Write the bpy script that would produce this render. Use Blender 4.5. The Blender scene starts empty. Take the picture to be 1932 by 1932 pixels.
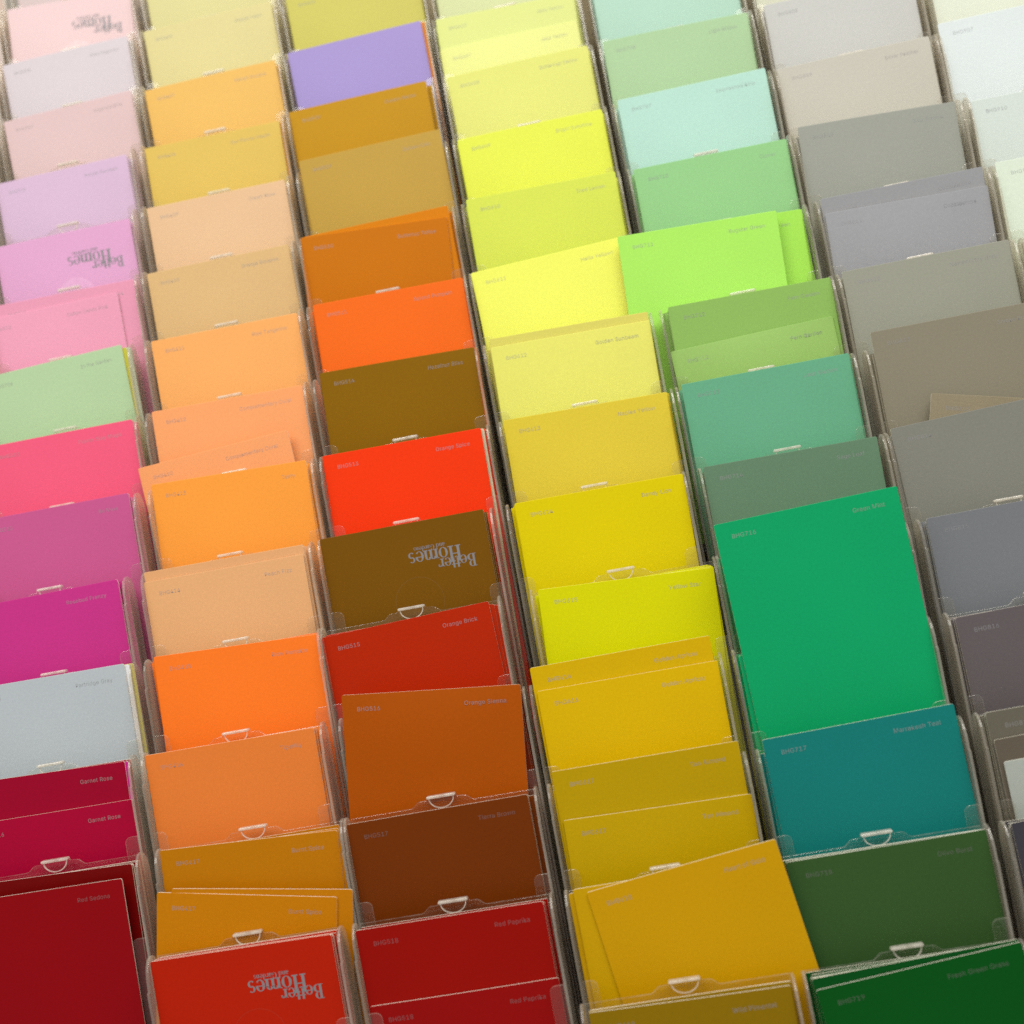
import bpy, bmesh, math, random
from mathutils import Matrix, Vector
random.seed(11)
scene = bpy.context.scene
COL = scene.collection
MM = 0.001

# ------------------------------------------------------------------ frame of the display
# local axes (mm): X along a row, Y up along the cards, Z out of the cards towards the shopper
LEAN = math.radians(20.0)
s_, c_ = math.sin(LEAN), math.cos(LEAN)
DISPLAY = Matrix(((1, 0, 0, 0), (0, s_, -c_, 0), (0, c_, s_, 0.90), (0, 0, 0, 1)))
PITCH, STEP_UP, STEP_OUT = 84.597, 39.207, 15.414      # column pitch, row rise, row depth
CARD_W, CARD_H, CARD_T = 76.2, 152.4, 0.45

def local(x, y, z):
    return DISPLAY @ Vector((x * MM, y * MM, z * MM))

# ------------------------------------------------------------------ camera
cam = bpy.data.cameras.new('camera')
cam_ob = bpy.data.objects.new('camera', cam)
COL.objects.link(cam_ob)
rv = Vector((-0.029419, -0.092771, 0.184395))
R = Matrix.Rotation(rv.length, 3, rv.normalized())
cm = R.transposed().to_4x4()
cm.translation = Vector((48.037, -22.776, 531.446)) * MM
cam_ob.matrix_world = DISPLAY @ cm
cam.sensor_width = 36.0
cam.lens = 36.0 * 2244.45 / 1932.0
cam.clip_start = 0.02
cam.clip_end = 50
cam.dof.use_dof = True
cam.dof.focus_distance = 0.520
cam.dof.aperture_fstop = 6.6
scene.camera = cam_ob

# ------------------------------------------------------------------ light: store ceiling fixtures and an added lamp for the upper rows
world = bpy.data.worlds.new('World')
scene.world = world
world.use_nodes = True
bg = world.node_tree.nodes['Background']
bg.inputs['Color'].default_value = (1.0, 0.96, 0.90, 1)
bg.inputs['Strength'].default_value = 0.34

def area(name, loc, target, sx, sy, watts, col):
    l = bpy.data.lights.new(name, 'AREA')
    l.shape = 'RECTANGLE'; l.size = sx; l.size_y = sy; l.energy = watts; l.color = col
    o = bpy.data.objects.new(name, l)
    o.location = loc
    o.rotation_euler = (Vector(target) - Vector(loc)).to_track_quat('-Z', 'Y').to_euler()
    COL.objects.link(o)
    return o
area('ceiling_fixture', (-0.9, -1.3, 3.0), (-0.2, 0, 1.0), 2.4, 0.6, 23, (1.0, 0.97, 0.90))
area('ceiling_fixture', (1.1, -1.1, 3.0), (0.2, 0, 1.0), 2.4, 0.6, 23, (1.0, 0.97, 0.90))
area('added_top_lamp', (0.05, -0.22, 1.95), (0.0, 0.15, 1.1), 1.2, 0.12, 5.2, (1.0, 0.96, 0.87))  # unseen lamp, added so that the upper rows come out brighter

scene.view_settings.view_transform = 'Standard'
scene.view_settings.look = 'None'
scene.view_settings.exposure = 0.25
scene.view_settings.gamma = 1.0
scene.cycles.max_bounces = 14
scene.cycles.transparent_max_bounces = 48
scene.cycles.glossy_bounces = 4
scene.cycles.caustics_reflective = False
scene.cycles.caustics_refractive = False
scene.cycles.use_denoising = False          # keep a little sensor-like grain
scene.cycles.sample_clamp_indirect = 2.0
scene.cycles.sample_clamp_direct = 6.0

# ------------------------------------------------------------------ materials
def srgb(c):
    out = []
    for v in c:
        v = v / 255.0
        out.append(v / 12.92 if v <= 0.04045 else ((v + 0.055) / 1.055) ** 2.4)
    return tuple(out)

def nodes_of(name):
    m = bpy.data.materials.new(name); m.use_nodes = True
    nt = m.node_tree; nt.nodes.clear()
    return m, nt, nt.nodes.new('ShaderNodeOutputMaterial')

card_cache = {}
def card_material(rgb):
    if rgb in card_cache: return card_cache[rgb]
    m, nt, out = nodes_of('painted_card_%d_%d_%d' % rgb)
    N, L = nt.nodes, nt.links
    base = srgb(rgb)
    b = N.new('ShaderNodeBsdfPrincipled')
    tc = N.new('ShaderNodeTexCoord')
    n1 = N.new('ShaderNodeTexNoise'); n1.inputs['Scale'].default_value = 900; n1.inputs['Detail'].default_value = 3
    n2 = N.new('ShaderNodeTexNoise'); n2.inputs['Scale'].default_value = 14; n2.inputs['Detail'].default_value = 2
    L.new(tc.outputs['Object'], n1.inputs['Vector']); L.new(tc.outputs['Object'], n2.inputs['Vector'])
    add = N.new('ShaderNodeMath'); add.operation = 'ADD'
    L.new(n1.outputs['Fac'], add.inputs[0]); L.new(n2.outputs['Fac'], add.inputs[1])
    mr = N.new('ShaderNodeMapRange')
    mr.inputs['From Min'].default_value = 0.6; mr.inputs['From Max'].default_value = 1.4
    mr.inputs['To Min'].default_value = 0.93; mr.inputs['To Max'].default_value = 1.07
    L.new(add.outputs[0], mr.inputs['Value'])
    mul = N.new('ShaderNodeVectorMath'); mul.operation = 'SCALE'
    mul.inputs[0].default_value = base
    L.new(mr.outputs[0], mul.inputs['Scale'])
    L.new(mul.outputs[0], b.inputs['Base Color'])
    b.inputs['Roughness'].default_value = 0.40
    b.inputs['Specular IOR Level'].default_value = 0.09
    bump = N.new('ShaderNodeBump'); bump.inputs['Strength'].default_value = 0.06; bump.inputs['Distance'].default_value = 0.0002
    L.new(n1.outputs['Fac'], bump.inputs['Height']); L.new(bump.outputs[0], b.inputs['Normal'])
    L.new(b.outputs[0], out.inputs[0])
    card_cache[rgb] = m
    return m

def plain(name, col, rough=0.6, spec=0.3):
    m, nt, out = nodes_of(name)
    b = nt.nodes.new('ShaderNodeBsdfPrincipled')
    tc = nt.nodes.new('ShaderNodeTexCoord')
    n = nt.nodes.new('ShaderNodeTexNoise'); n.inputs['Scale'].default_value = 350
    nt.links.new(tc.outputs['Object'], n.inputs['Vector'])
    r = nt.nodes.new('ShaderNodeMix'); r.data_type = 'RGBA'
    r.inputs[6].default_value = tuple(0.9 * v for v in col) + (1,)
    r.inputs[7].default_value = tuple(min(1, 1.08 * v) for v in col) + (1,)
    nt.links.new(n.outputs['Fac'], r.inputs[0])
    nt.links.new(r.outputs[2], b.inputs['Base Color'])
    b.inputs['Roughness'].default_value = rough
    b.inputs['Specular IOR Level'].default_value = spec
    nt.links.new(b.outputs[0], out.inputs[0])
    return m

PAPER = plain('paper_core', (0.84, 0.80, 0.69), 0.8, 0.2)
BACKBOARD = plain('backboard_brown', (0.24, 0.20, 0.12), 0.7, 0.2)

ink_cache = {}
def ink_material(rgb):
    if rgb in ink_cache: return ink_cache[rgb]
    base = srgb(rgb)
    lum = sum(base) / 3
    g = (0.26, 0.26, 0.28) if lum > 0.10 else (0.17, 0.15, 0.16)
    k = 0.36 if lum > 0.10 else 0.55
    m = plain('ink_%d_%d_%d' % rgb, tuple(k * b + (1 - k) * v for b, v in zip(base, g)), 0.5, 0.4)
    ink_cache[rgb] = m
    return m

def acrylic(name, tint, haze, rough, refr, milk=(0.80, 0.77, 0.70)):
    m, nt, out = nodes_of(name)
    N, L = nt.nodes, nt.links
    tr = N.new('ShaderNodeBsdfTransparent'); tr.inputs[0].default_value = tint + (1,)
    rf = N.new('ShaderNodeBsdfRefraction'); rf.inputs[0].default_value = tint + (1,); rf.inputs['IOR'].default_value = 1.49; rf.inputs['Roughness'].default_value = 0.03
    m0 = N.new('ShaderNodeMixShader'); m0.inputs[0].default_value = refr
    L.new(tr.outputs[0], m0.inputs[1]); L.new(rf.outputs[0], m0.inputs[2])
    df = N.new('ShaderNodeBsdfDiffuse'); df.inputs[0].default_value = milk + (1,)
    tl = N.new('ShaderNodeBsdfTranslucent'); tl.inputs[0].default_value = milk + (1,)
    hz = N.new('ShaderNodeMixShader'); hz.inputs[0].default_value = 0.5
    L.new(df.outputs[0], hz.inputs[1]); L.new(tl.outputs[0], hz.inputs[2])
    tc = N.new('ShaderNodeTexCoord')
    nz = N.new('ShaderNodeTexNoise'); nz.inputs['Scale'].default_value = 160; nz.inputs['Detail'].default_value = 4
    mp = N.new('ShaderNodeMapping'); mp.inputs['Scale'].default_value = (1, 0.12, 1)
    L.new(tc.outputs['Object'], mp.inputs[0]); L.new(mp.outputs[0], nz.inputs['Vector'])
    mr = N.new('ShaderNodeMapRange'); mr.inputs['From Min'].default_value = 0.35; mr.inputs['From Max'].default_value = 0.75
    mr.inputs['To Min'].default_value = haze * 0.5; mr.inputs['To Max'].default_value = haze * 1.7
    L.new(nz.outputs['Fac'], mr.inputs['Value'])
    m1 = N.new('ShaderNodeMixShader')
    L.new(mr.outputs[0], m1.inputs[0]); L.new(m0.outputs[0], m1.inputs[1]); L.new(hz.outputs[0], m1.inputs[2])
    gl = N.new('ShaderNodeBsdfGlossy'); gl.inputs['Roughness'].default_value = rough; gl.inputs[0].default_value = (0.95, 0.95, 0.95, 1)
    fr = N.new('ShaderNodeFresnel'); fr.inputs[0].default_value = 1.49
    ge = N.new('ShaderNodeNewGeometry')
    inv = N.new('ShaderNodeMath'); inv.operation = 'SUBTRACT'; inv.inputs[0].default_value = 1.0
    L.new(ge.outputs['Backfacing'], inv.inputs[1])
    mu = N.new('ShaderNodeMath'); mu.operation = 'MULTIPLY'
    L.new(fr.outputs[0], mu.inputs[0]); L.new(inv.outputs[0], mu.inputs[1])
    m2 = N.new('ShaderNodeMixShader')
    L.new(mu.outputs[0], m2.inputs[0]); L.new(m1.outputs[0], m2.inputs[1]); L.new(gl.outputs[0], m2.inputs[2])
    L.new(m2.outputs[0], out.inputs[0])
    return m
CLEAR = acrylic('clear_acrylic', (0.97, 0.965, 0.945), 0.02, 0.07, 0.0)
SIDE = acrylic('scuff_bounce_side_acrylic', (0.97, 0.955, 0.93), 0.19, 0.07, 0.0, (0.90, 0.82, 0.70))  # scuffs, plus a tan milkiness standing in for light bounced between the cards
EDGE = acrylic('acrylic_edge', (0.93, 0.91, 0.87), 0.27, 0.15, 0.0)  # pale haze stands in for the light that clear edges gather by refraction
HIGHLIGHT = acrylic('highlight_acrylic_rim', (0.92, 0.91, 0.86), 0.62, 0.14, 0.0, (0.95, 0.91, 0.85))  # whitish mix puts the lamp's highlight into the colour of grip bar and ridge

# ------------------------------------------------------------------ mesh helpers
def link(name, mesh, parent=None):
    o = bpy.data.objects.new(name, mesh)
    COL.objects.link(o)
    if parent is not None: o.parent = parent
    return o

def plate(name, pts, axis, a, b, bev=0.25, mats=None):
    """2D outline pts (mm) extruded along axis from a to b; 'x': pts=(z,y); 'z': pts=(x,y); 'y': pts=(x,z)"""
    bm = bmesh.new()
    def P(p, d):
        if axis == 'x': return (d * MM, p[1] * MM, p[0] * MM)
        if axis == 'z': return (p[0] * MM, p[1] * MM, d * MM)
        return (p[0] * MM, d * MM, p[1] * MM)
    A = [bm.verts.new(P(p, a)) for p in pts]
    B = [bm.verts.new(P(p, b)) for p in pts]
    bm.faces.new(A); bm.faces.new(list(reversed(B)))
    n = len(pts)
    for i in range(n):
        j = (i + 1) % n
        bm.faces.new((A[i], B[i], B[j], A[j]))
    bmesh.ops.recalc_face_normals(bm, faces=bm.faces)
    if bev:
        ed = [e for e in bm.edges if len(e.link_faces) == 2 and e.calc_face_angle(0) > 0.9]
        bmesh.ops.bevel(bm, geom=ed, offset=bev * MM, segments=2, profile=0.5, affect='EDGES', clamp_overlap=True)
    ax = {'x': 0, 'y': 1, 'z': 2}[axis]
    for f in bm.faces:
        if abs(f.normal[ax]) < 0.8: f.material_index = 1
    me = bpy.data.meshes.new(name)
    bm.to_mesh(me); bm.free()
    for m in (mats or (CLEAR, EDGE)): me.materials.append(m)
    return me

# ------------------------------------------------------------------ the clear pocket: shared part meshes
IN_W, WALL = 79.0, 1.2
XL = (CARD_W - IN_W) / 2; XR = XL + IN_W              # inner faces of the side walls
Z_BACK0, Z_BACK1, Z_LIP0, Z_LIP1 = -9.2, -8.1, 3.4, 4.4
FLOOR = -154.6
mid = CARD_W / 2

def smooth(x0, y0, x1, y1, n=5):
    return [(x0 + (x1 - x0) * t, y0 + (y1 - y0) * (3 * t * t - 2 * t ** 3)) for t in [i / n for i in range(n + 1)]]
WT = -0.8   # top of the back wall
top = [(XL + .05, FLOOR + 1.2), (XR - .05, FLOOR + 1.2), (XR - .05, WT)]
top += smooth(mid + 13.5, WT, mid + 9.5, WT + 2.4) + [(mid + 6.6, WT + 2.5), (mid + 6.2, WT + 3.8), (mid - 6.2, WT + 3.8), (mid - 6.6, WT + 2.5)] + smooth(mid - 9.5, WT + 2.4, mid - 13.5, WT)
top += [(XL + .05, WT)]
ME_BACK = plate('back_wall', top, 'z', Z_BACK0, Z_BACK1, 0.2)

arch = []
za, zb, y0, y1 = Z_BACK0, 3.3, -10.5, 1.2
for i in range(13):
    t = math.pi * i / 12
    arch.append(((za + zb) / 2 + (zb - za) / 2 * math.cos(t), y0 + (y1 - y0) * math.sin(t) ** 0.75))
prof = [(Z_BACK0, FLOOR), (Z_LIP1, FLOOR), (Z_LIP1, -11.6), (3.3, -11.2)] + arch
ME_SIDE_L = plate('side_wall', prof, 'x', XL - WALL, XL, 0.25, (SIDE, EDGE))
ME_SIDE_R = plate('side_wall', prof, 'x', XR, XR + WALL, 0.25, (SIDE, EDGE))

def ear(xw, s):
    # outline of the retaining lip's ear, from the wall inwards
    pts = [(xw, -32.6)]
    for i in range(6):
        t = math.pi / 2 * i / 5
        pts.append((xw + s * (3.2 + 2.6 * math.sin(t)), -35.2 + 2.6 * math.cos(t)))
    return pts
lip = [(XL + .05, FLOOR + 1.2)] + ear(XL + .05, 1)
lip += [(XL + 5.8, -58)] + smooth(XL + 5.8, -58, XL + 20, -66)[1:] + list(reversed([(2 * mid - x, y) for x, y in smooth(XL + 5.8, -58, XL + 20, -66)[1:]])) + [(XR - 5.8, -58)]
lip += list(reversed(ear(XR - .05, -1))) + [(XR - .05, FLOOR + 1.2)]
ME_LIP = plate('front_lip', lip, 'z', Z_LIP0, Z_LIP1, 0.2)
ME_FLOOR = plate('pocket_floor', [(XL, Z_BACK0), (XR, Z_BACK0), (XR, Z_LIP1), (XL, Z_LIP1)], 'y', FLOOR, FLOOR + 1.2, 0.1)

# finger tab: a rounded grip bar on top of the back wall and a half-ring ridge below it
def tab_mesh():
    me = plate('grip_bar', [(mid - 5.9, 2.1), (mid + 5.9, 2.1), (mid + 6.3, 2.7), (mid + 5.9, 3.35), (mid - 5.9, 3.35), (mid - 6.3, 2.7)], 'z', -9.4, -6.9, 0.35, (HIGHLIGHT, HIGHLIGHT))
    return me
ME_TAB = tab_mesh()
def ridge_mesh():
    bm = bmesh.new()
    rings = []
    n = 14
    for i in range(n + 1):
        t = math.pi * i / n
        cx, cy = mid + 5.2 * math.cos(t), 2.1 - 4.2 * math.sin(t)
        nx, ny = math.cos(t), -math.sin(t)
        rings.append([bm.verts.new(((cx + nx * a) * MM, (cy + ny * a) * MM, z * MM)) for a, z in ((-.22, -8.08), (.22, -8.08), (.22, -7.6), (-.22, -7.6))])
    for i in range(n):
        for k in range(4):
            bm.faces.new((rings[i][k], rings[i][(k + 1) % 4], rings[i + 1][(k + 1) % 4], rings[i + 1][k]))
    bm.faces.new(rings[0]); bm.faces.new(list(reversed(rings[-1])))
    bmesh.ops.recalc_face_normals(bm, faces=bm.faces)
    me = bpy.data.meshes.new('half_ring_ridge'); bm.to_mesh(me); bm.free()
    me.materials.append(HIGHLIGHT)
    return me
ME_RIDGE = ridge_mesh()

def origin(c, r):
    return ((c - 6) * PITCH, -(r - 14) * STEP_UP, (r - 14) * STEP_OUT)

def make_pocket(c, r, U, label):
    o = bpy.data.objects.new('card_pocket', None)
    o.empty_display_size = 0.01
    COL.objects.link(o)
    x, y, z = origin(c, r)
    # the empty sits at the pocket's foot; parts are modelled from the card's top left corner
    off = Matrix.Translation(Vector((mid, FLOOR, 0)) * MM)
    o.matrix_world = DISPLAY @ Matrix.Translation(Vector((x + U, y, z)) * MM) @ off
    inv = off.inverted()
    def part(name, me, parent):
        p = link(name, me, parent)
        if parent is o: p.matrix_local = inv
        return p
    b = part('back_wall', ME_BACK, o)
    part('grip_bar', ME_TAB, b); part('half_ring_ridge', ME_RIDGE, b)
    part('side_wall', ME_SIDE_L, o); part('side_wall', ME_SIDE_R, o)
    part('front_lip', ME_LIP, o); part('pocket_floor', ME_FLOOR, o)
    o['label'] = label; o['category'] = 'pocket'; o['group'] = 'clear pockets in stepped columns'
    return o

# ------------------------------------------------------------------ cards
US = [0, .25, .8] + [CARD_W * i / 8 for i in range(1, 8)] + [CARD_W - .8, CARD_W - .25, CARD_W]
def card_mesh(h, bend, mats):
    """origin at the card's foot centre, X right, Y up, face at z=0"""
    bm = bmesh.new()
    vs = [0, -.25, -.8] + [-h * i / 10 for i in range(1, 10)] + [-h + .8, -h]
    inset = {0: .7, 1: .22}
    F, Bk = [], []
    for j, v in enumerate(vs):
        ins = inset.get(j, 0.0)
        rowF, rowB = [], []
        for u in US:
            uu = min(max(u, ins), CARD_W - ins)
            z = bend(uu, v)
            rowF.append(bm.verts.new(((uu - mid) * MM, (v + h) * MM, z * MM)))
            rowB.append(bm.verts.new(((uu - mid) * MM, (v + h) * MM, (z - CARD_T) * MM)))
        F.append(rowF); Bk.append(rowB)
    def quad(a, b, c, d, mi, sm):
        vv = []
        for q in (a, b, c, d):
            if q not in vv: vv.append(q)
        f = bm.faces.new(vv); f.material_index = mi; f.smooth = sm
    nr, nc = len(vs), len(US)
    for j in range(nr - 1):
        for i in range(nc - 1):
            quad(F[j][i], F[j + 1][i], F[j + 1][i + 1], F[j][i + 1], 0, True)
            quad(Bk[j][i], Bk[j][i + 1], Bk[j + 1][i + 1], Bk[j + 1][i], 1, True)
    for i in range(nc - 1):
        quad(F[0][i], F[0][i + 1], Bk[0][i + 1], Bk[0][i], 1, False)
        quad(F[-1][i + 1], F[-1][i], Bk[-1][i], Bk[-1][i + 1], 1, False)
    for j in range(nr - 1):
        quad(F[j + 1][0], F[j][0], Bk[j][0], Bk[j + 1][0], 1, False)
        quad(F[j][-1], F[j + 1][-1], Bk[j + 1][-1], Bk[j][-1], 1, False)
    bmesh.ops.remove_doubles(bm, verts=bm.verts, dist=1e-7)
    bmesh.ops.recalc_face_normals(bm, faces=bm.faces)
    me = bpy.data.meshes.new('paint_card')
    bm.to_mesh(me); bm.free()
    for m in mats: me.materials.append(m)
    return me

text_cache = {}
import os
SANS = None
try:
    fp = os.path.join(bpy.utils.system_resource('DATAFILES'), 'fonts', 'Inter.woff2')
    SANS = bpy.data.fonts.load(fp)
except Exception:
    SANS = None
def text_polys(body, size):
    """flat outline of a line of text as (verts, faces), left aligned at 0, baseline 0, mm"""
    key = (body, size)
    if key in text_cache: return text_cache[key]
    cu = bpy.data.curves.new('t', 'FONT')
    if SANS: cu.font = SANS
    cu.body = body; cu.size = size; cu.resolution_u = 4; cu.space_character = 1.05
    ob = bpy.data.objects.new('t', cu)
    COL.objects.link(ob)
    dg = bpy.context.evaluated_depsgraph_get(); dg.update()
    me = bpy.data.meshes.new_from_object(ob.evaluated_get(dg))
    vs = [(v.co.x, v.co.y) for v in me.vertices]
    fs = [tuple(p.vertices) for p in me.polygons]
    bpy.data.objects.remove(ob); bpy.data.curves.remove(cu); bpy.data.meshes.remove(me)
    text_cache[key] = (vs, fs)
    return vs, fs

def print_mesh(name, vs, fs, h, bend, mat):
    me = bpy.data.meshes.new(name)
    co = [((x - mid) * MM, (y + h) * MM, (bend(x, y) + 0.035) * MM) for x, y in vs]
    me.from_pydata(co, [], fs)
    bm = bmesh.new(); bm.from_mesh(me)
    for f in bm.faces:
        if f.normal.z < 0: f.normal_flip()
    bm.to_mesh(me); bm.free()
    me.materials.append(mat)
    return me

# ---- the magazine logo set in a high-contrast serif, built from stems and swelling rings
def ring(cx, cy, rx, ry, thick, thin, a0=0, a1=360, n=28):
    V, Fc = [], []
    for i in range(n + 1):
        a = math.radians(a0 + (a1 - a0) * i / n)
        w = thin + (thick - thin) * abs(math.cos(a)) ** 1.3
        ca, sa = math.cos(a), math.sin(a)
        V.append((cx + rx * ca, cy + ry * sa))
        V.append((cx + (rx - w) * ca, cy + (ry - w * 0.8) * sa))
    for i in range(n):
        Fc.append((2 * i, 2 * i + 2, 2 * i + 3, 2 * i + 1))
    return V, Fc
def rect(x0, y0, x1, y1):
    return [(x0, y0), (x1, y0), (x1, y1), (x0, y1)], [(0, 1, 2, 3)]
def serif(x, y, w):
    return rect(x - w / 2, y - .03, x + w / 2, y + .03)
X = 0.62   # x-height
def glyph(ch):
    """pieces, advance; cap height 1"""
    S = .17
    if ch == 'B': return [rect(.1, 0, .1 + S, 1), ring(.34, .755, .26, .245, .17, .05, -90, 90), ring(.36, .265, .32, .265, .19, .05, -90, 90), rect(0, .95, .36, 1), rect(0, 0, .36, .05), rect(.2, .48, .36, .53)], .74
    if ch == 'H': return [rect(.1, 0, .1 + S, 1), rect(.56, 0, .56 + S, 1), rect(.2, .47, .6, .53), serif(.185, .03, .36), serif(.185, .97, .36), serif(.645, .03, .36), serif(.645, .97, .36)], .86
    if ch == 'G': return [ring(.44, .5, .42, .52, .18, .05, 40, 330), rect(.62, .05, .78, .42), serif(.68, .42, .34), rect(.72, .66, .77, .96)], .9
    if ch == 'e': return [ring(.28, .31, .27, .33, .15, .045, 0, 318), rect(.06, .32, .53, .37)], .58
    if ch == 'o': return [ring(.3, .31, .29, .33, .16, .045)], .62
    if ch == 't': return [rect(.1, .1, .25, .86), rect(0, .56, .36, .62), ring(.26, .14, .16, .15, .1, .06, 180, 330)], .38
    if ch == 'r': return [rect(.08, 0, .23, X), serif(.16, .03, .32), rect(0, X - .05, .2, X), ring(.36, X - .19, .15, .19, .05, .09, 20, 170), rect(.38, X - .2, .5, X - .04)], .5
    if ch == 'n': return [rect(.08, 0, .23, X), rect(.42, 0, .57, X - .15), serif(.16, .03, .3), serif(.5, .03, .3), rect(0, X - .05, .2, X), ring(.36, X - .2, .21, .2, .15, .06, 0, 165)], .66
    if ch == 'm': return [rect(.08, 0, .23, X), rect(.41, 0, .56, X - .15), rect(.74, 0, .89, X - .15), serif(.16, .03, .28), serif(.49, .03, .28), serif(.82, .03, .28), rect(0, X - .05, .2, X), ring(.36, X - .2, .2, .2, .15, .06, 0, 165), ring(.69, X - .2, .2, .2, .15, .06, 0, 165)], .97
    if ch == 's': return [ring(.22, .455, .19, .185, .11, .055, 40, 275), ring(.22, .17, .2, .19, .12, .055, -140, 95)], .46
    if ch == 'a': return [ring(.2, .18, .19, .19, .13, .05), rect(.34, 0, .49, .46), ring(.27, .44, .22, .19, .14, .06, 0, 150)], .54
    if ch == 'd': return [ring(.27, .31, .26, .33, .14, .05), rect(.42, 0, .56, 1), rect(.32, .95, .5, 1.0)], .64
    return [], .3
def logo_polys():
    """reads upright with its first letter at 0,0 (cap height 1)"""
    V, Fc = [], []
    def put(text, x, y, s, track):
        for ch in text:
            pcs, adv = glyph(ch)
            for v, f in pcs:
                b = len(V)
                V.extend((x + px * s, y + py * s) for px, py in v)
                Fc.extend(tuple(b + i for i in q) for q in f)
            x += (adv + track) * s
        return x
    put('Better', 0.0, 0.0, 5.8, -0.03)
    put('Homes', 6.1, -4.95, 7.2, -0.02)
    put('and Gardens', 13.0, -7.1, 2.2, 0.02)
    return V, Fc
LOGO = logo_polys()

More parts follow.
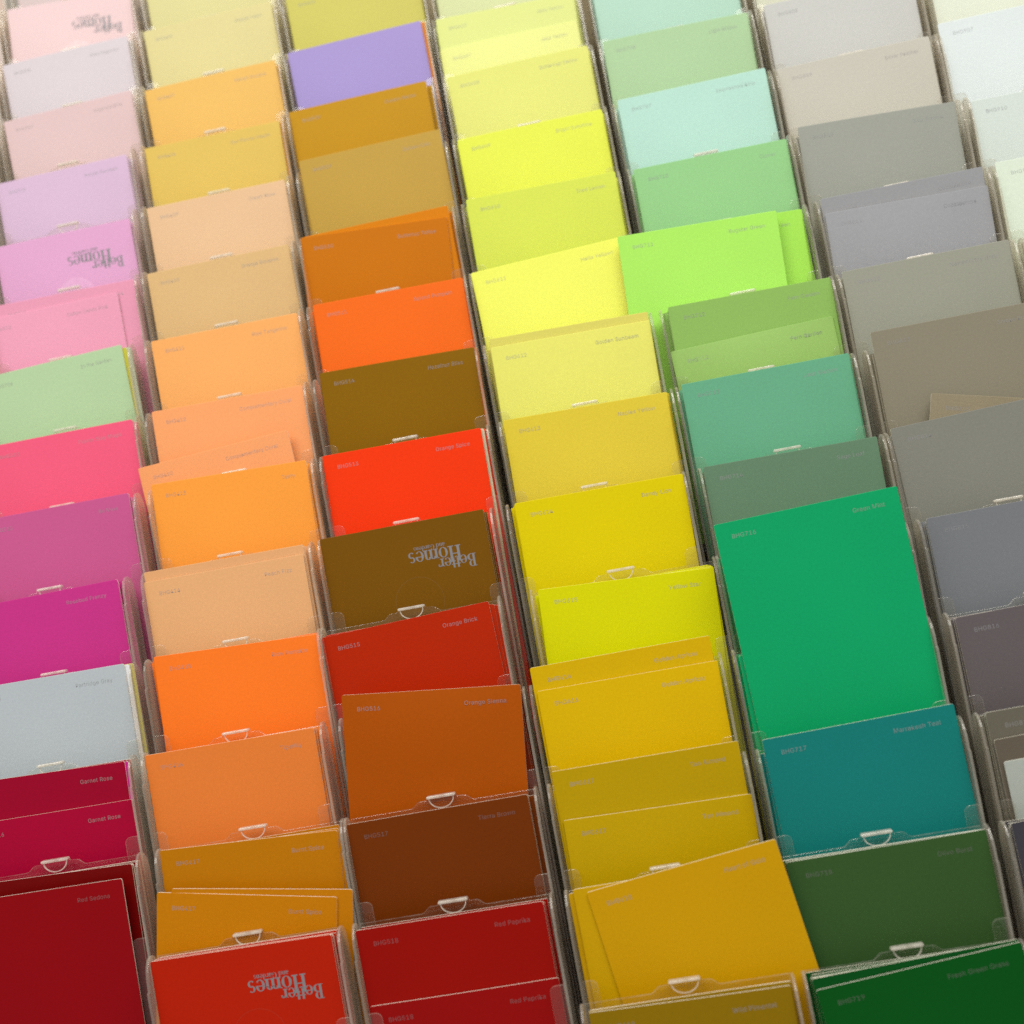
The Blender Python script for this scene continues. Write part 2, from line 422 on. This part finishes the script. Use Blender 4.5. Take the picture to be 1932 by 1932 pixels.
CARDS = [
  # column, row, layer, shift along the row, rise, tilt (deg), paint, colour, printed number, printed name, face
  (2, 4, 0, 0, 0, 0, (196, 177, 167), 'pale peach', '', '', ''),
  (3, 4, 0, 0, 0, 0, (198, 182, 184), 'blush white', '', '', ''),
  (4, 4, 0, 0, 0, 0, (198, 194, 154), 'cream yellow', '', '', ''),
  (5, 7, -1, 0.8, 0.2, 0.9, (200, 125, 47), 'carrot orange', '', '', ''),
  (4, 8, -1, 1.1, -3.0, -0.8, (197, 137, 34), 'marigold', '', '', ''),
  (5, 12, -1, 3.9, 1.7, -1.8, (179, 95, 24), 'copper', '', '', ''),
  (3, 15, -1, -3.1, 1.0, -0.6, (221, 224, 230), 'plain white', '', '', ''),
  (3, 15, -2, -1.5, 1.2, -0.6, (190, 185, 91), 'olive lemon', '', '', ''),
  (3, 16, -1, -3.9, 0.0, -1.6, (186, 37, 134), 'fuchsia', '', '', ''),
  (5, 13, -1, 1.4, 0.1, -0.9, (206, 193, 166), 'parchment', '', '', ''),
  (2, 5, 0, 0, 0, 0, (200, 183, 181), 'shell pink', '', '', ''),
  (2, 6, 0, 0, 0, 0, (199, 191, 192), 'chalk white', '', '', ''),
  (2, 7, 0, 0, 0, 0, (195, 194, 206), 'frost grey', '', '', ''),
  (2, 8, 0, 0, 0, 0, (189, 192, 211), 'ice lavender', '', '', ''),
  (2, 9, 0, 0, 0, 0, (186, 189, 214), 'mist blue', '', '', ''),
  (2, 10, 0, 0, 0, 0, (172, 165, 204), 'thistle', '', '', ''),
  (3, 5, 0, -0.7, -3.0, -3.6, (217, 191, 195), 'palest pink', '', '', 'logo'),
  (3, 6, 0, -2.2, -1.3, 0.6, (200, 192, 200), 'dusty lilac white', 'BHG306', 'Pale Magnolia', ''),
  (3, 7, 0, 0.1, -1.4, 1.3, (206, 180, 183), 'powder rose', 'BHG307', 'Magnolia Pink', ''),
  (3, 8, 0, -3.1, -3.1, 0.4, (201, 174, 203), 'light lilac', 'BHG308', 'Purple Fountain', ''),
  (3, 9, 0, -2.0, -4.1, 0.3, (210, 157, 198), 'orchid pink', '', '', 'logo'),
  (3, 10, 0, 0.5, -1.3, -0.7, (217, 147, 175), 'carnation pink', 'BHG310', 'Cotton Candy Pink', ''),
  (3, 10, 1, -8.9, -7.2, 0.3, (222, 152, 180), 'carnation pink', 'BHG310', 'Cotton Candy Pink', ''),
  (3, 11, 0, -5.9, -0.0, 2.0, (170, 198, 157), 'pale leaf green', 'BHG706', 'In the Garden', ''),
  (3, 11, -1, -3.7, -0.8, 0.6, (186, 185, 65), 'acid yellow', '', '', ''),
  (3, 11, -2, -1.8, -0.8, 0.6, (191, 202, 182), 'milky green', '', '', ''),
  (3, 12, 0, -0.7, -0.3, -0.3, (230, 90, 125), 'hot pink', 'BHG312', 'Flower Stoy Magic', ''),
  (3, 13, 0, -2.4, 1.8, -0.3, (191, 86, 140), 'dusky mauve pink', 'BHG313', 'Be Mine', ''),
  (3, 14, 0, -8.5, 0.3, 0.6, (190, 51, 132), 'magenta', 'BHG314', 'Rosebud Frenzy', ''),
  (3, 15, 0, -5.1, 1.8, -0.6, (174, 183, 190), 'cool mid grey', 'BHG808', 'Partridge Gray', ''),
  (3, 16, 0, -5.4, 0.4, -1.6, (147, 5, 41), 'garnet red', 'BHG316', 'Garnet Rose', ''),
  (3, 16, 1, -4.5, -16.9, -0.6, (159, 5, 49), 'garnet red', 'BHG316', 'Garnet Rose', ''),
  (3, 17, 0, -2.5, -1.4, -1.4, (108, 5, 5), 'dark brick red', 'BHG319', 'Red Sedona', ''),
  (3, 17, 9, -5.4, -6.3, -0.6, (135, 5, 15), 'dark brick red', 'BHG319', 'Red Sedona', ''),
  (4, 5, 0, 0, 0, 0, (200, 195, 141), 'pale butter yellow', '', '', ''),
  (4, 6, 0, -0.5, -0.6, 0.3, (204, 195, 140), 'sand yellow', 'BHG406', 'Pepper Heart', ''),
  (4, 7, 0, -0.6, -2.2, 0.7, (218, 175, 95), 'mango', 'BHG407', 'Mango Mousse', ''),
  (4, 8, 0, -0.8, -2.5, -0.8, (207, 178, 90), 'sunflower', 'BHG408', 'Sun Flower Health', ''),
  (4, 9, 0, -0.0, -1.1, -0.3, (215, 180, 143), 'cream peach', 'BHG409', 'Cream Rose', ''),
  (4, 10, 0, -0.5, -0.8, -0.1, (207, 173, 123), 'oat tan', 'BHG410', 'Orange Blossom', ''),
  (4, 11, 0, 1.4, -0.7, -0.5, (233, 166, 98), 'light tangerine', 'BHG411', 'Ripe Tangerine', ''),
  (4, 12, 0, 1.4, 0.2, -1.1, (236, 158, 104), 'light coral', 'BHG412', 'Complementary Coral', ''),
  (4, 12, 9, -8.2, -23.5, 3.4, (233, 156, 103), 'light coral', 'BHG412', 'Complementary Coral', ''),
  (4, 13, 0, 0.8, 2.0, -1.9, (238, 153, 62), 'apricot orange', 'BHG413', 'Zesty', ''),
  (4, 14, 0, -3.6, 0.9, -0.6, (216, 161, 113), 'peach tan', 'BHG414', 'Peach Fizz', ''),
  (4, 14, 1, -4.1, -3.5, -0.4, (219, 166, 117), 'peach tan', 'BHG414', 'Peach Fizz', ''),
  (4, 15, 0, 0.7, 0.4, -2.3, (241, 119, 38), 'vivid pumpkin', 'BHG415', 'Ripe Pumpkin', ''),
  (4, 16, 0, -4.6, -0.1, -0.4, (218, 121, 53), 'burnt tangerine', 'BHG416', 'Tigerlily', ''),
  (4, 17, 0, 2.0, -0.8, -2.8, (179, 112, 5), 'spice brown', 'BHG417', 'Burnt Spice', ''),
  (4, 17, 10, -0.5, -21.4, -10.2, (187, 117, 5), 'spice brown', 'BHG417', 'Burnt Spice', ''),
  (4, 17, 9, 6.1, -20.2, -9.2, (184, 115, 5), 'spice brown', 'BHG417', 'Burnt Spice', ''),
  (4, 17, 9.5, 1.7, -26.3, -11.4, (183, 114, 5), 'spice brown', 'BHG417', 'Burnt Spice', ''),
  (4, 18, 0, -3.3, -0.5, -0.2, (173, 30, 5), 'rusty red', '', '', 'logo'),
  (5, 5, 0, 0, 0, 0, (183, 181, 117), 'straw yellow', '', '', ''),
  (5, 6, 0, 0, 0, 0, (188, 183, 94), 'olive yellow', 'BHG506', 'Honey Mustard', ''),
  (5, 7, 0, -1.4, 0.8, 0.9, (153, 139, 197), 'lavender purple', '', '', 'blank'),
  (5, 8, 0, -3.2, 0.7, 0.5, (180, 134, 20), 'dark gold', 'BHG508', 'Golden Nectar', ''),
  (5, 9, 0, 0.9, 6.9, 0.7, (179, 146, 66), 'ochre tan', 'BHG509', 'Golden Coin', ''),
  (5, 10, 0, -0.7, 1.3, 0.3, (201, 119, 5), 'amber orange', 'BHG510', 'Clear Maple', ''),
  (5, 10, 1, -2.0, -1.9, -3.8, (187, 107, 5), 'amber brown', 'BHG510', 'Butternut Toffee', ''),
  (5, 11, 0, 1.5, 0.3, -1.2, (229, 103, 27), 'bright orange', 'BHG511', 'Spiced Pumpkin', ''),
  (5, 12, 0, 2.3, 2.2, -1.8, (129, 91, 5), 'hazel brown', 'BHG514', 'Hazelnut Bliss', ''),
  (5, 13, 0, 0.2, 0.4, -0.9, (232, 55, 13), 'scarlet orange', 'BHG513', 'Orange Spice', ''),
  (5, 14, 0, -3.9, 1.2, -0.1, (113, 75, 8), 'deep hazel brown', '', '', 'logo'),
  (5, 15, 0, -7.2, -1.7, 2.1, (172, 38, 5), 'brick orange red', 'BHG515', 'Orange Brick', ''),
  (5, 15, -1, -5.1, -2.2, 0.4, (168, 38, 5), 'brick orange red', '', '', ''),
  (5, 15, -2, -3.6, -2.7, 0.1, (168, 38, 5), 'brick orange red', '', '', ''),
  (5, 16, 0, 0, 0, 0, (115, 36, 5), 'maroon brown', '', '', ''),
  (5, 16, 9, 2.5, 7.4, -6.3, (163, 76, 5), 'sienna orange', 'BHG516', 'Orange Sienna', ''),
  (5, 17, 0, -2.0, -1.0, 0.1, (107, 47, 5), 'chestnut brown', 'BHG517', 'Tierra Brown', ''),
  (5, 18, 0, -1.8, -0.8, -0.0, (143, 12, 5), 'paprika red', 'BHG518', 'Red Paprika', ''),
  (5, 18, 1, -1.0, -30.9, 0.1, (140, 10, 9), 'paprika red', 'BHG518', 'Red Paprika', ''),
  (6, 5, 0, 0, 0, 0, (193, 199, 172), 'ivory yellow', '', '', ''),
  (6, 6, 0, 0, 0, 0, (197, 205, 158), 'chiffon yellow', '', '', ''),
  (6, 7, 0, -1.5, -1.1, -1.7, (206, 215, 135), 'pastel lemon', 'BHG607', 'Jello Yellow', ''),
  (6, 7, 1, -2.3, -17.6, -0.4, (218, 223, 141), 'pastel lemon', 'BHG607', 'Jello Yellow', ''),
  (6, 8, 0, -0.1, 0.5, 0.4, (210, 214, 119), 'soft primrose yellow', 'BHG608', 'Buttercup Yellow', ''),
  (6, 9, 0, 0.5, -0.5, -0.0, (214, 224, 79), 'neon lemon yellow', 'BHG609', 'Bright Sunshine', ''),
  (6, 10, 0, 0.5, 1.6, -1.1, (202, 215, 84), 'greenish lemon', 'BHG610', 'Iced Lemon', ''),
  (6, 11, 0, -2.6, 1.9, 1.9, (229, 234, 100), 'clear light yellow', 'BHG611', 'Hello Yellow!', ''),
  (6, 12, 0, 1.7, 2.2, -1.6, (206, 200, 99), 'pale sunbeam yellow', 'BHG612', 'Golden Sunbeam', ''),
  (6, 12, 1, 1.8, -2.1, -1.5, (218, 218, 107), 'pale sunbeam yellow', 'BHG612', 'Golden Sunbeam', ''),
  (6, 13, 0, 2.5, 0.4, -1.1, (211, 191, 59), 'old gold', 'BHG613', 'Naples Yellow', ''),
  (6, 14, 0, 1.9, 0.5, -0.6, (211, 194, 5), 'strong dandelion yellow', 'BHG614', 'Dandy Lion', ''),
  (6, 15, 0, 6.5, -1.3, -3.0, (205, 205, 5), 'chartreuse yellow', 'BHG615', 'Yellow Star', ''),
  (6, 16, 0, -1.6, 8.8, 0.3, (201, 165, 5), 'golden apricot', 'BHG616', 'Golden Apricot', ''),
  (6, 16, 1, -0.3, -1.5, -0.1, (207, 171, 5), 'golden apricot', 'BHG616', 'Golden Apricot', ''),
  (6, 17, 0, 0.9, 6.3, -0.0, (175, 145, 5), 'almond mustard', 'BHG617', 'Tan Almond', ''),
  (6, 17, 1, 2.2, -14.4, -1.2, (182, 151, 5), 'almond mustard', 'BHG617', 'Tan Almond', ''),
  (6, 18, 0, 2.3, 2.0, 0.3, (189, 149, 5), 'honey gold', '', '', ''),
  (6, 18, -1, 0.2, 0.3, 0.3, (188, 147, 5), 'honey gold', '', '', ''),
  (6, 18, 9, 7.0, 5.2, 7.8, (192, 146, 5), 'honey gold', 'BHG618', 'Heart of Gold', ''),
  (6, 19, 0, 1.3, -0.4, -0.1, (139, 110, 5), 'dark mustard', '', '', ''),
  (6, 19, 1, 1.3, -1.3, -0.6, (131, 103, 5), 'dark mustard', 'BHG619', 'Wild Pimentel', ''),
  (7, 6, 0, 0, 0, 0, (170, 200, 190), 'mint white', '', '', ''),
  (7, 7, 0, 0, 0, 0, (166, 201, 186), 'pale mint', '', '', ''),
  (7, 8, 0, -0.2, 0.1, -1.2, (161, 193, 152), 'willow green', 'BHG708', 'Light Willow', ''),
  (7, 9, 0, 0.5, 2.1, 0.3, (171, 210, 199), 'seafoam aqua', 'BHG707', 'Seawashed Kelp', ''),
  (7, 10, 0, 1.0, -0.7, -0.4, (141, 194, 134), 'spring green', 'BHG710', 'Clover', ''),
  (7, 11, 0, -1.2, 0.2, -2.1, (159, 218, 86), 'lime green', 'BHG711', 'Green', ''),
  (7, 11, 9, -13.8, 0.7, -2.3, (163, 223, 96), 'lime green', 'BHG711', 'Bugster Green', ''),
  (7, 12, 0, 2.8, 0.7, -0.9, (135, 176, 92), 'fern green', 'BHG712', 'Fern Garden', ''),
  (7, 12, 1, 0.2, -18.9, 1.4, (145, 183, 102), 'fern green', 'BHG712', 'Fern Garden', ''),
  (7, 13, 0, 1.1, 1.4, -0.3, (99, 165, 132), 'jade green', 'BHG713', 'Jade Garden', ''),
  (7, 14, 0, 2.7, 0.8, -0.6, (97, 128, 104), 'sage grey green', 'BHG714', 'Sage Leaf', ''),
  (7, 15, 0, 0, 0, 0, (55, 136, 90), 'moss green', '', '', ''),
  (7, 16, 0, 0.1, 54.8, 1.7, (13, 154, 97), 'emerald green', 'BHG716', 'Green Mint', ''),
  (7, 17, 0, 1.9, 5.8, 1.3, (20, 117, 113), 'dark teal', 'BHG717', 'Marrakesh Teal', ''),
  (7, 18, 0, 0.9, -0.5, 0.6, (51, 82, 41), 'dark olive green', 'BHG718', 'Olive Burst', ''),
  (7, 19, 0, 0.8, 0.7, 2.5, (5, 72, 23), 'deep bottle green', '', '', ''),
  (7, 19, 1, 1.5, -1.7, 5.0, (5, 77, 22), 'deep bottle green', 'BHG719', 'Fresh Green Grass', ''),
  (8, 6, 0, 0, 0, 0, (194, 198, 186), 'cream white', '', '', ''),
  (8, 7, 0, 0, 0, 0, (197, 200, 183), 'eggshell', '', '', ''),
  (8, 8, 0, 0.4, 0.7, -0.3, (186, 188, 187), 'pale stone', 'BHG808', 'Stone', ''),
  (8, 9, 0, -2.2, 0.2, 0.1, (185, 183, 174), 'warm beige', 'BHG809', 'Silver Feather', ''),
  (8, 10, 0, -0.9, 1.5, -2.7, (148, 152, 145), 'grey putty', 'BHG810', 'Gray Flannel', ''),
  (8, 11, 0, -0.1, 1.2, -0.4, (143, 145, 150), 'violet grey', 'BHG811', 'Cobblestone', ''),
  (8, 11, 1, 0.6, -7.3, -1.8, (149, 151, 157), 'violet grey', 'BHG811', 'Cobblestone', ''),
  (8, 12, 0, -0.1, 1.2, -0.4, (147, 149, 138), 'pewter', 'BHG812', 'Newsworthy Gray', ''),
  (8, 13, 0, 3.7, 8.2, -0.2, (132, 127, 111), 'taupe brown', 'BHG813', 'Smoke Road', ''),
  (8, 13, 9, 22.3, -33.5, -14.4, (140, 131, 110), 'taupe brown', 'BHG813', '', ''),
  (8, 14, 0, 0.6, 3.7, 1.9, (126, 127, 120), 'warm slate grey', 'BHG814', 'Slate Tile', ''),
  (8, 15, 0, 4.4, 1.1, 0.3, (114, 118, 124), 'steel grey', 'BHG815', 'Steel Pan', ''),
  (8, 16, 0, 4.2, -0.6, 1.1, (95, 89, 92), 'plum grey', 'BHG816', 'Plum Gray', ''),
  (8, 17, 0, 4.7, 1.4, 0.6, (99, 96, 85), 'olive grey', 'BHG817', 'Newton', ''),
  (8, 17, 1, 5.5, -8.8, 1.5, (95, 88, 77), 'olive grey', '', '', ''),
  (8, 17, 2, 7.4, -17.9, 0.9, (163, 170, 165), 'light silver grey', '', '', ''),
  (8, 18, 0, 1.9, 2.1, 2.3, (61, 60, 67), 'charcoal', '', '', ''),
  (9, 7, 0, 0, 0, 0, (203, 208, 197), 'bright ivory', '', '', ''),
  (9, 8, 0, 0, 0, 0, (210, 217, 203), 'faint lime white', '', '', ''),
  (9, 9, 0, -5.3, 5.3, 0.1, (208, 218, 221), 'cool white', 'BHG907', 'White Rose', ''),
  (9, 10, 0, -2.6, -2.8, -1.2, (199, 210, 207), 'pale mist green', 'BHG910', 'Mist', ''),
  (9, 11, 0, -2.3, 1.0, -1.0, (208, 221, 207), 'pale celery white', 'BHG911', 'Celery', ''),
  (9, 12, 0, 0, 0, 0, (199, 210, 192), 'linen white', '', '', ''),
  (9, 13, 0, 0, 0, 0, (193, 202, 186), 'faded sage', '', '', ''),
]
LAYER_Z = {-3: -2.3, -2: -1.6, -1: -0.8, 0: 0.0, 1: 0.9, 2: 1.8, 9: 5.25, 9.5: 4.95, 10: 5.8}
CURL = {(5, 16, 9): 2.4, (7, 12, 1): 2.6, (4, 12, 9): 0.5, (8, 11, 1): 1.0, (6, 12, 1): 0.8, (6, 19, 1): 0.6}

YAW = {(6, 18, 9): (3.6, 3.3)}     # one edge tucked in behind, degrees and depth

def make_bend(key, rnd):
    a = rnd.uniform(-0.35, 0.55); b = rnd.uniform(-0.3, 0.3)
    k = CURL.get(key, 0)
    def bend(u, v):
        t = 2 * u / CARD_W - 1
        z = a * (1 - t * t) + b * math.exp(-((v + 5) / 25.0) ** 2) * t
        if k: z += k * math.exp(-((v + 16) / 15.0) ** 2) * (1 - t * t)
        return z - a * 0.5
    return bend

def make_card(c, r, z, u, v, ang, rgb, label, code, name, face, key):
    rnd = random.Random(hash((c, r, int(z * 10))) & 0xffff)
    bend = make_bend(key, rnd)
    h = CARD_H if v >= -1.5 else CARD_H + v
    if key[2] in (9, 9.5, 10): h = CARD_H if (c, r) != (8, 13) else 100.0
    me = card_mesh(h, bend, (card_material(rgb), PAPER))
    o = link('paint_card', me)
    x, y, zz = origin(c, r)
    yaw = 0.0
    if key in YAW: yaw, z = -YAW[key][0], YAW[key][1]
    m = DISPLAY @ Matrix.Translation(Vector((x + u + mid, y + v, zz + z)) * MM) @ Matrix.Rotation(math.radians(ang), 4, 'Z') @ Matrix.Rotation(math.radians(yaw), 4, 'Y') @ Matrix.Translation(Vector((0, -h, 0)) * MM)
    o.matrix_world = m
    o['label'] = label; o['category'] = 'paint card'; o['group'] = 'paint cards in the pockets'
    ink = ink_material(rgb)
    if code:
        vs, fs = text_polys(code, 3.45)
        vs = [(a + 6.4, b - 7.1) for a, b in vs]
        link('printed_number', print_mesh('printed_number', vs, fs, h, bend, ink), o)
    if name:
        vs, fs = text_polys(name, 3.45)
        w = max(a for a, b in vs)
        vs = [(a + CARD_W - 6.4 - w, b - 7.1) for a, b in vs]
        link('printed_name', print_mesh('printed_name', vs, fs, h, bend, ink), o)
    if face == 'logo':
        vs = [(CARD_W - 7.0 - a, -18.6 - b) for a, b in LOGO[0]]
        link('printed_logo', print_mesh('printed_logo', vs, LOGO[1], h, bend, LOGO_INK), o)
        # scored sample circle under the logo
        n = 44
        V = []; Fc = []
        if c == 3:
            V = [(mid + 2.5 + 11 * math.cos(2 * math.pi * i / n), -36 + 11 * math.sin(2 * math.pi * i / n)) for i in range(n)]
            Fc = [tuple(range(n))]
            tone = tuple(min(255, int(k * 0.97 + 12)) for k in rgb)
        else:
            for i in range(n):
                t = 2 * math.pi * i / n
                for q in (11.0, 11.25): V.append((mid + 2.5 + q * math.cos(t), -36 + q * math.sin(t)))
            for i in range(n):
                a, b = 2 * i, 2 * ((i + 1) % n); Fc.append((a, a + 1, b + 1, b))
            tone = tuple(min(255, int(k * 0.97 + 9)) for k in rgb)
        link('scored_circle', print_mesh('scored_circle', V, Fc, h, bend, ink_circle(tone)), o)
    return o
LOGO_INK = plain('logo_ink', (0.20, 0.20, 0.22), 0.45, 0.4)
_ic = {}
def ink_circle(rgb):
    if rgb not in _ic: _ic[rgb] = plain('circle_score', srgb(rgb), 0.5, 0.3)
    return _ic[rgb]

# ---- what stands where, for the labels
front = {}
for t in CARDS:
    front.setdefault((t[0], t[1]), t[7])
    if t[2] in (0, 1, 2): front[(t[0], t[1])] = t[7] if t[2] == 0 else front[(t[0], t[1])]
count = {}
for t in CARDS: count.setdefault((t[0], t[1], t[7]), []).append(t[2])

def context(c, r):
    up, dn = front.get((c, r - 1)), front.get((c, r + 1))
    if up and dn: return 'between the %s and %s ones' % (up, dn)
    if up: return 'at the column foot below the %s one' % up
    return 'above the %s one' % dn

def below(c, r):
    up, dn = front.get((c, r - 1)), front.get((c, r + 1))
    return 'below the %s card' % up if up else 'above the %s card' % dn

pocket_U = {}
for t in CARDS:
    c, r, l, u, v, a = t[:6]
    if l == 0: pocket_U[(c, r)] = u + 22 * math.sin(math.radians(a))
TAB_U = {(3, 14): -1.1, (3, 15): 2.0, (3, 16): 2.7, (3, 17): 3.0, (4, 13): 3.4, (4, 14): -1.2, (4, 15): -1.2, (4, 16): -2.5, (4, 17): 2.6, (4, 18): -1.5,
         (5, 13): 4.6, (5, 14): .3, (5, 15): -4.5, (5, 17): 0, (5, 18): -.3, (6, 13): 2.7, (6, 14): -.6, (6, 15): 6.2, (6, 18): -1.7, (6, 19): .7,
         (7, 12): -.4, (7, 13): .8, (7, 14): 3.2, (7, 18): -1.2, (7, 19): .2, (8, 15): -.7, (8, 16): -5.0, (5, 16): 0.5, (7, 15): 3.5}
for k in pocket_U:
    tgt = TAB_U.get(k, pocket_U[k] * 0.6)
    d = tgt - pocket_U[k]
    pocket_U[k] += max(-1.3, min(1.3, d))
# neighbours in a row never overlap
for _ in range(20):
    for (c, r) in sorted(pocket_U):
        if (c + 1, r) in pocket_U:
            over = pocket_U[(c, r)] - pocket_U[(c + 1, r)] - (PITCH - IN_W - 2 * WALL - 0.2)
            if over > 0:
                pocket_U[(c, r)] -= over / 2; pocket_U[(c + 1, r)] += over / 2

# ------------------------------------------------------------------ backboard behind the pockets (setting)
slope = math.atan2(STEP_OUT, STEP_UP)
bb = plate('backboard', [(-560, -430), (560, -430), (560, 560), (-560, 560)], 'z', -8, 0, 0, (BACKBOARD, BACKBOARD))
bo = link('backboard', bb)
bo.matrix_world = DISPLAY @ Matrix.Translation(Vector((40, FLOOR, -9.5)) * MM) @ Matrix.Rotation(-slope, 4, 'X')
bo['kind'] = 'structure'

# ------------------------------------------------------------------ build pockets and cards
for (c, r), U in pocket_U.items():
    ph = front[(c, r)]
    make_pocket(c, r, U, 'clear plastic pocket of the %s card %s' % (ph, below(c, r)))

pos = {0: 'upper', 1: 'lower front', 9: 'slipped front', -1: 'rear', -2: 'rearmost'}
for t in CARDS:
    c, r, l, u, v, ang, rgb, ph, code, name, face = t
    same = count[(c, r, ph)]
    if len(same) == 1:
        lab = '%s paint card %s' % (ph, context(c, r)) if front[(c, r)] == ph else '%s paint card sharing a pocket with the %s card' % (ph, front[(c, r)])
    else:
        k = sorted(same).index(l)
        word = ['rearmost', 'front'][k] if len(same) == 2 else (['rearmost', 'middle', 'front'][k] if len(same) == 3 else ['straight rear', 'wide tilted', 'narrow peeping', 'tilted front'][k])
        lab = '%s of %d %s cards in one pocket' % (word, len(same), ph)
    make_card(c, r, LAYER_Z[l], u, v, ang, rgb, lab, code, name, face, (c, r, l))

# the rest of each stack: cards behind the front one, only their edges show
taken = {(t[0], t[1], t[2]) for t in CARDS}
for (c, r), U in sorted(pocket_U.items()):
    if c == 2 or (c, r) in ((9, 12), (9, 13)): continue
    base = next(t for t in CARDS if t[0] == c and t[1] == r and t[2] == 0)
    _, _, _, u, v, ang, rgb, ph, _, _, face = base
    n = 3 if r >= 18 else (2 if r >= 16 else 1)
    z = min([LAYER_Z[t[2]] for t in CARDS if t[0] == c and t[1] == r and t[2] <= 0])
    if v > 5: v = random.uniform(-1.0, 0.2); u = U; ang = 0
    for k in range(n):
        z -= random.uniform(0.6, 1.0)
        uu = max(U - 1.2, min(U + 1.2, u + random.uniform(-0.5, 0.6)))
        make_card(c, r, z, uu, min(v, 0.6) - random.uniform(0.3, 1.1), ang * 0.4 + random.uniform(-0.25, 0.25), rgb,
                  '%s spare %s card behind the front one' % (('first', 'second', 'third')[k], ph), '', '', '', (c, r, -5 - k))

# what is left of the stacks, hundreds of further cards seen only as thin edges through the clear sides
FILL = {(5, 17): 1, (5, 18): 1, (6, 18): 0, (4, 17): 1, (3, 16): 2, (7, 18): 2, (7, 19): 2, (4, 18): 5, (3, 17): 4, (6, 19): 0, (7, 17): 3, (8, 18): 3, (8, 17): 2}
V, Fc, Mi = [], [], []
slots = []; slot_of = {}
def slot(m):
    if m.name not in slot_of: slot_of[m.name] = len(slots); slots.append(m)
    return slot_of[m.name]
paper_slot = slot(PAPER)
for (c, r), U in sorted(pocket_U.items()):
    if c == 2 or r < 5: continue
    base = next(t for t in CARDS if t[0] == c and t[1] == r and t[2] == 0)
    v0 = min(base[4], 0.2) if base[4] < 5 else -0.4
    ms = slot(card_material(base[6]))
    z = -4.2 if r >= 18 else -2.9
    if (c, r) in ((3, 11), (3, 15), (5, 15)): z = -3.6
    x, y, zz = origin(c, r)
    for k in range(FILL.get((c, r), random.randint(3, 6))):
        z -= random.uniform(0.5, 0.85)
        if z - CARD_T < Z_BACK1 + 0.1: break
        u = U + random.uniform(-1.2, 1.2); t = v0 - random.uniform(0.4, 1.5)
        a0, a1 = u, u + CARD_W; b0, b1 = FLOOR + 1.3, t
        n = len(V)
        for dz in (z, z - CARD_T):
            for p in ((a0, b0), (a1, b0), (a1, b1), (a0, b1)):
                V.append(local(x + p[0], y + p[1], zz + dz))
        for q, mi in (((0, 1, 2, 3), ms), ((7, 6, 5, 4), paper_slot), ((0, 4, 5, 1), paper_slot), ((1, 5, 6, 2), paper_slot), ((2, 6, 7, 3), paper_slot), ((3, 7, 4, 0), paper_slot)):
            Fc.append(tuple(n + i for i in q)); Mi.append(mi)
me = bpy.data.meshes.new('stacked_cards')
me.from_pydata(V, [], Fc)
for m in slots: me.materials.append(m)
me.polygons.foreach_set('material_index', Mi)
st = link('stacked_cards', me)
st['kind'] = 'stuff'; st['label'] = 'packed spare paint cards filling the clear pockets behind the front ones'; st['category'] = 'paint cards'
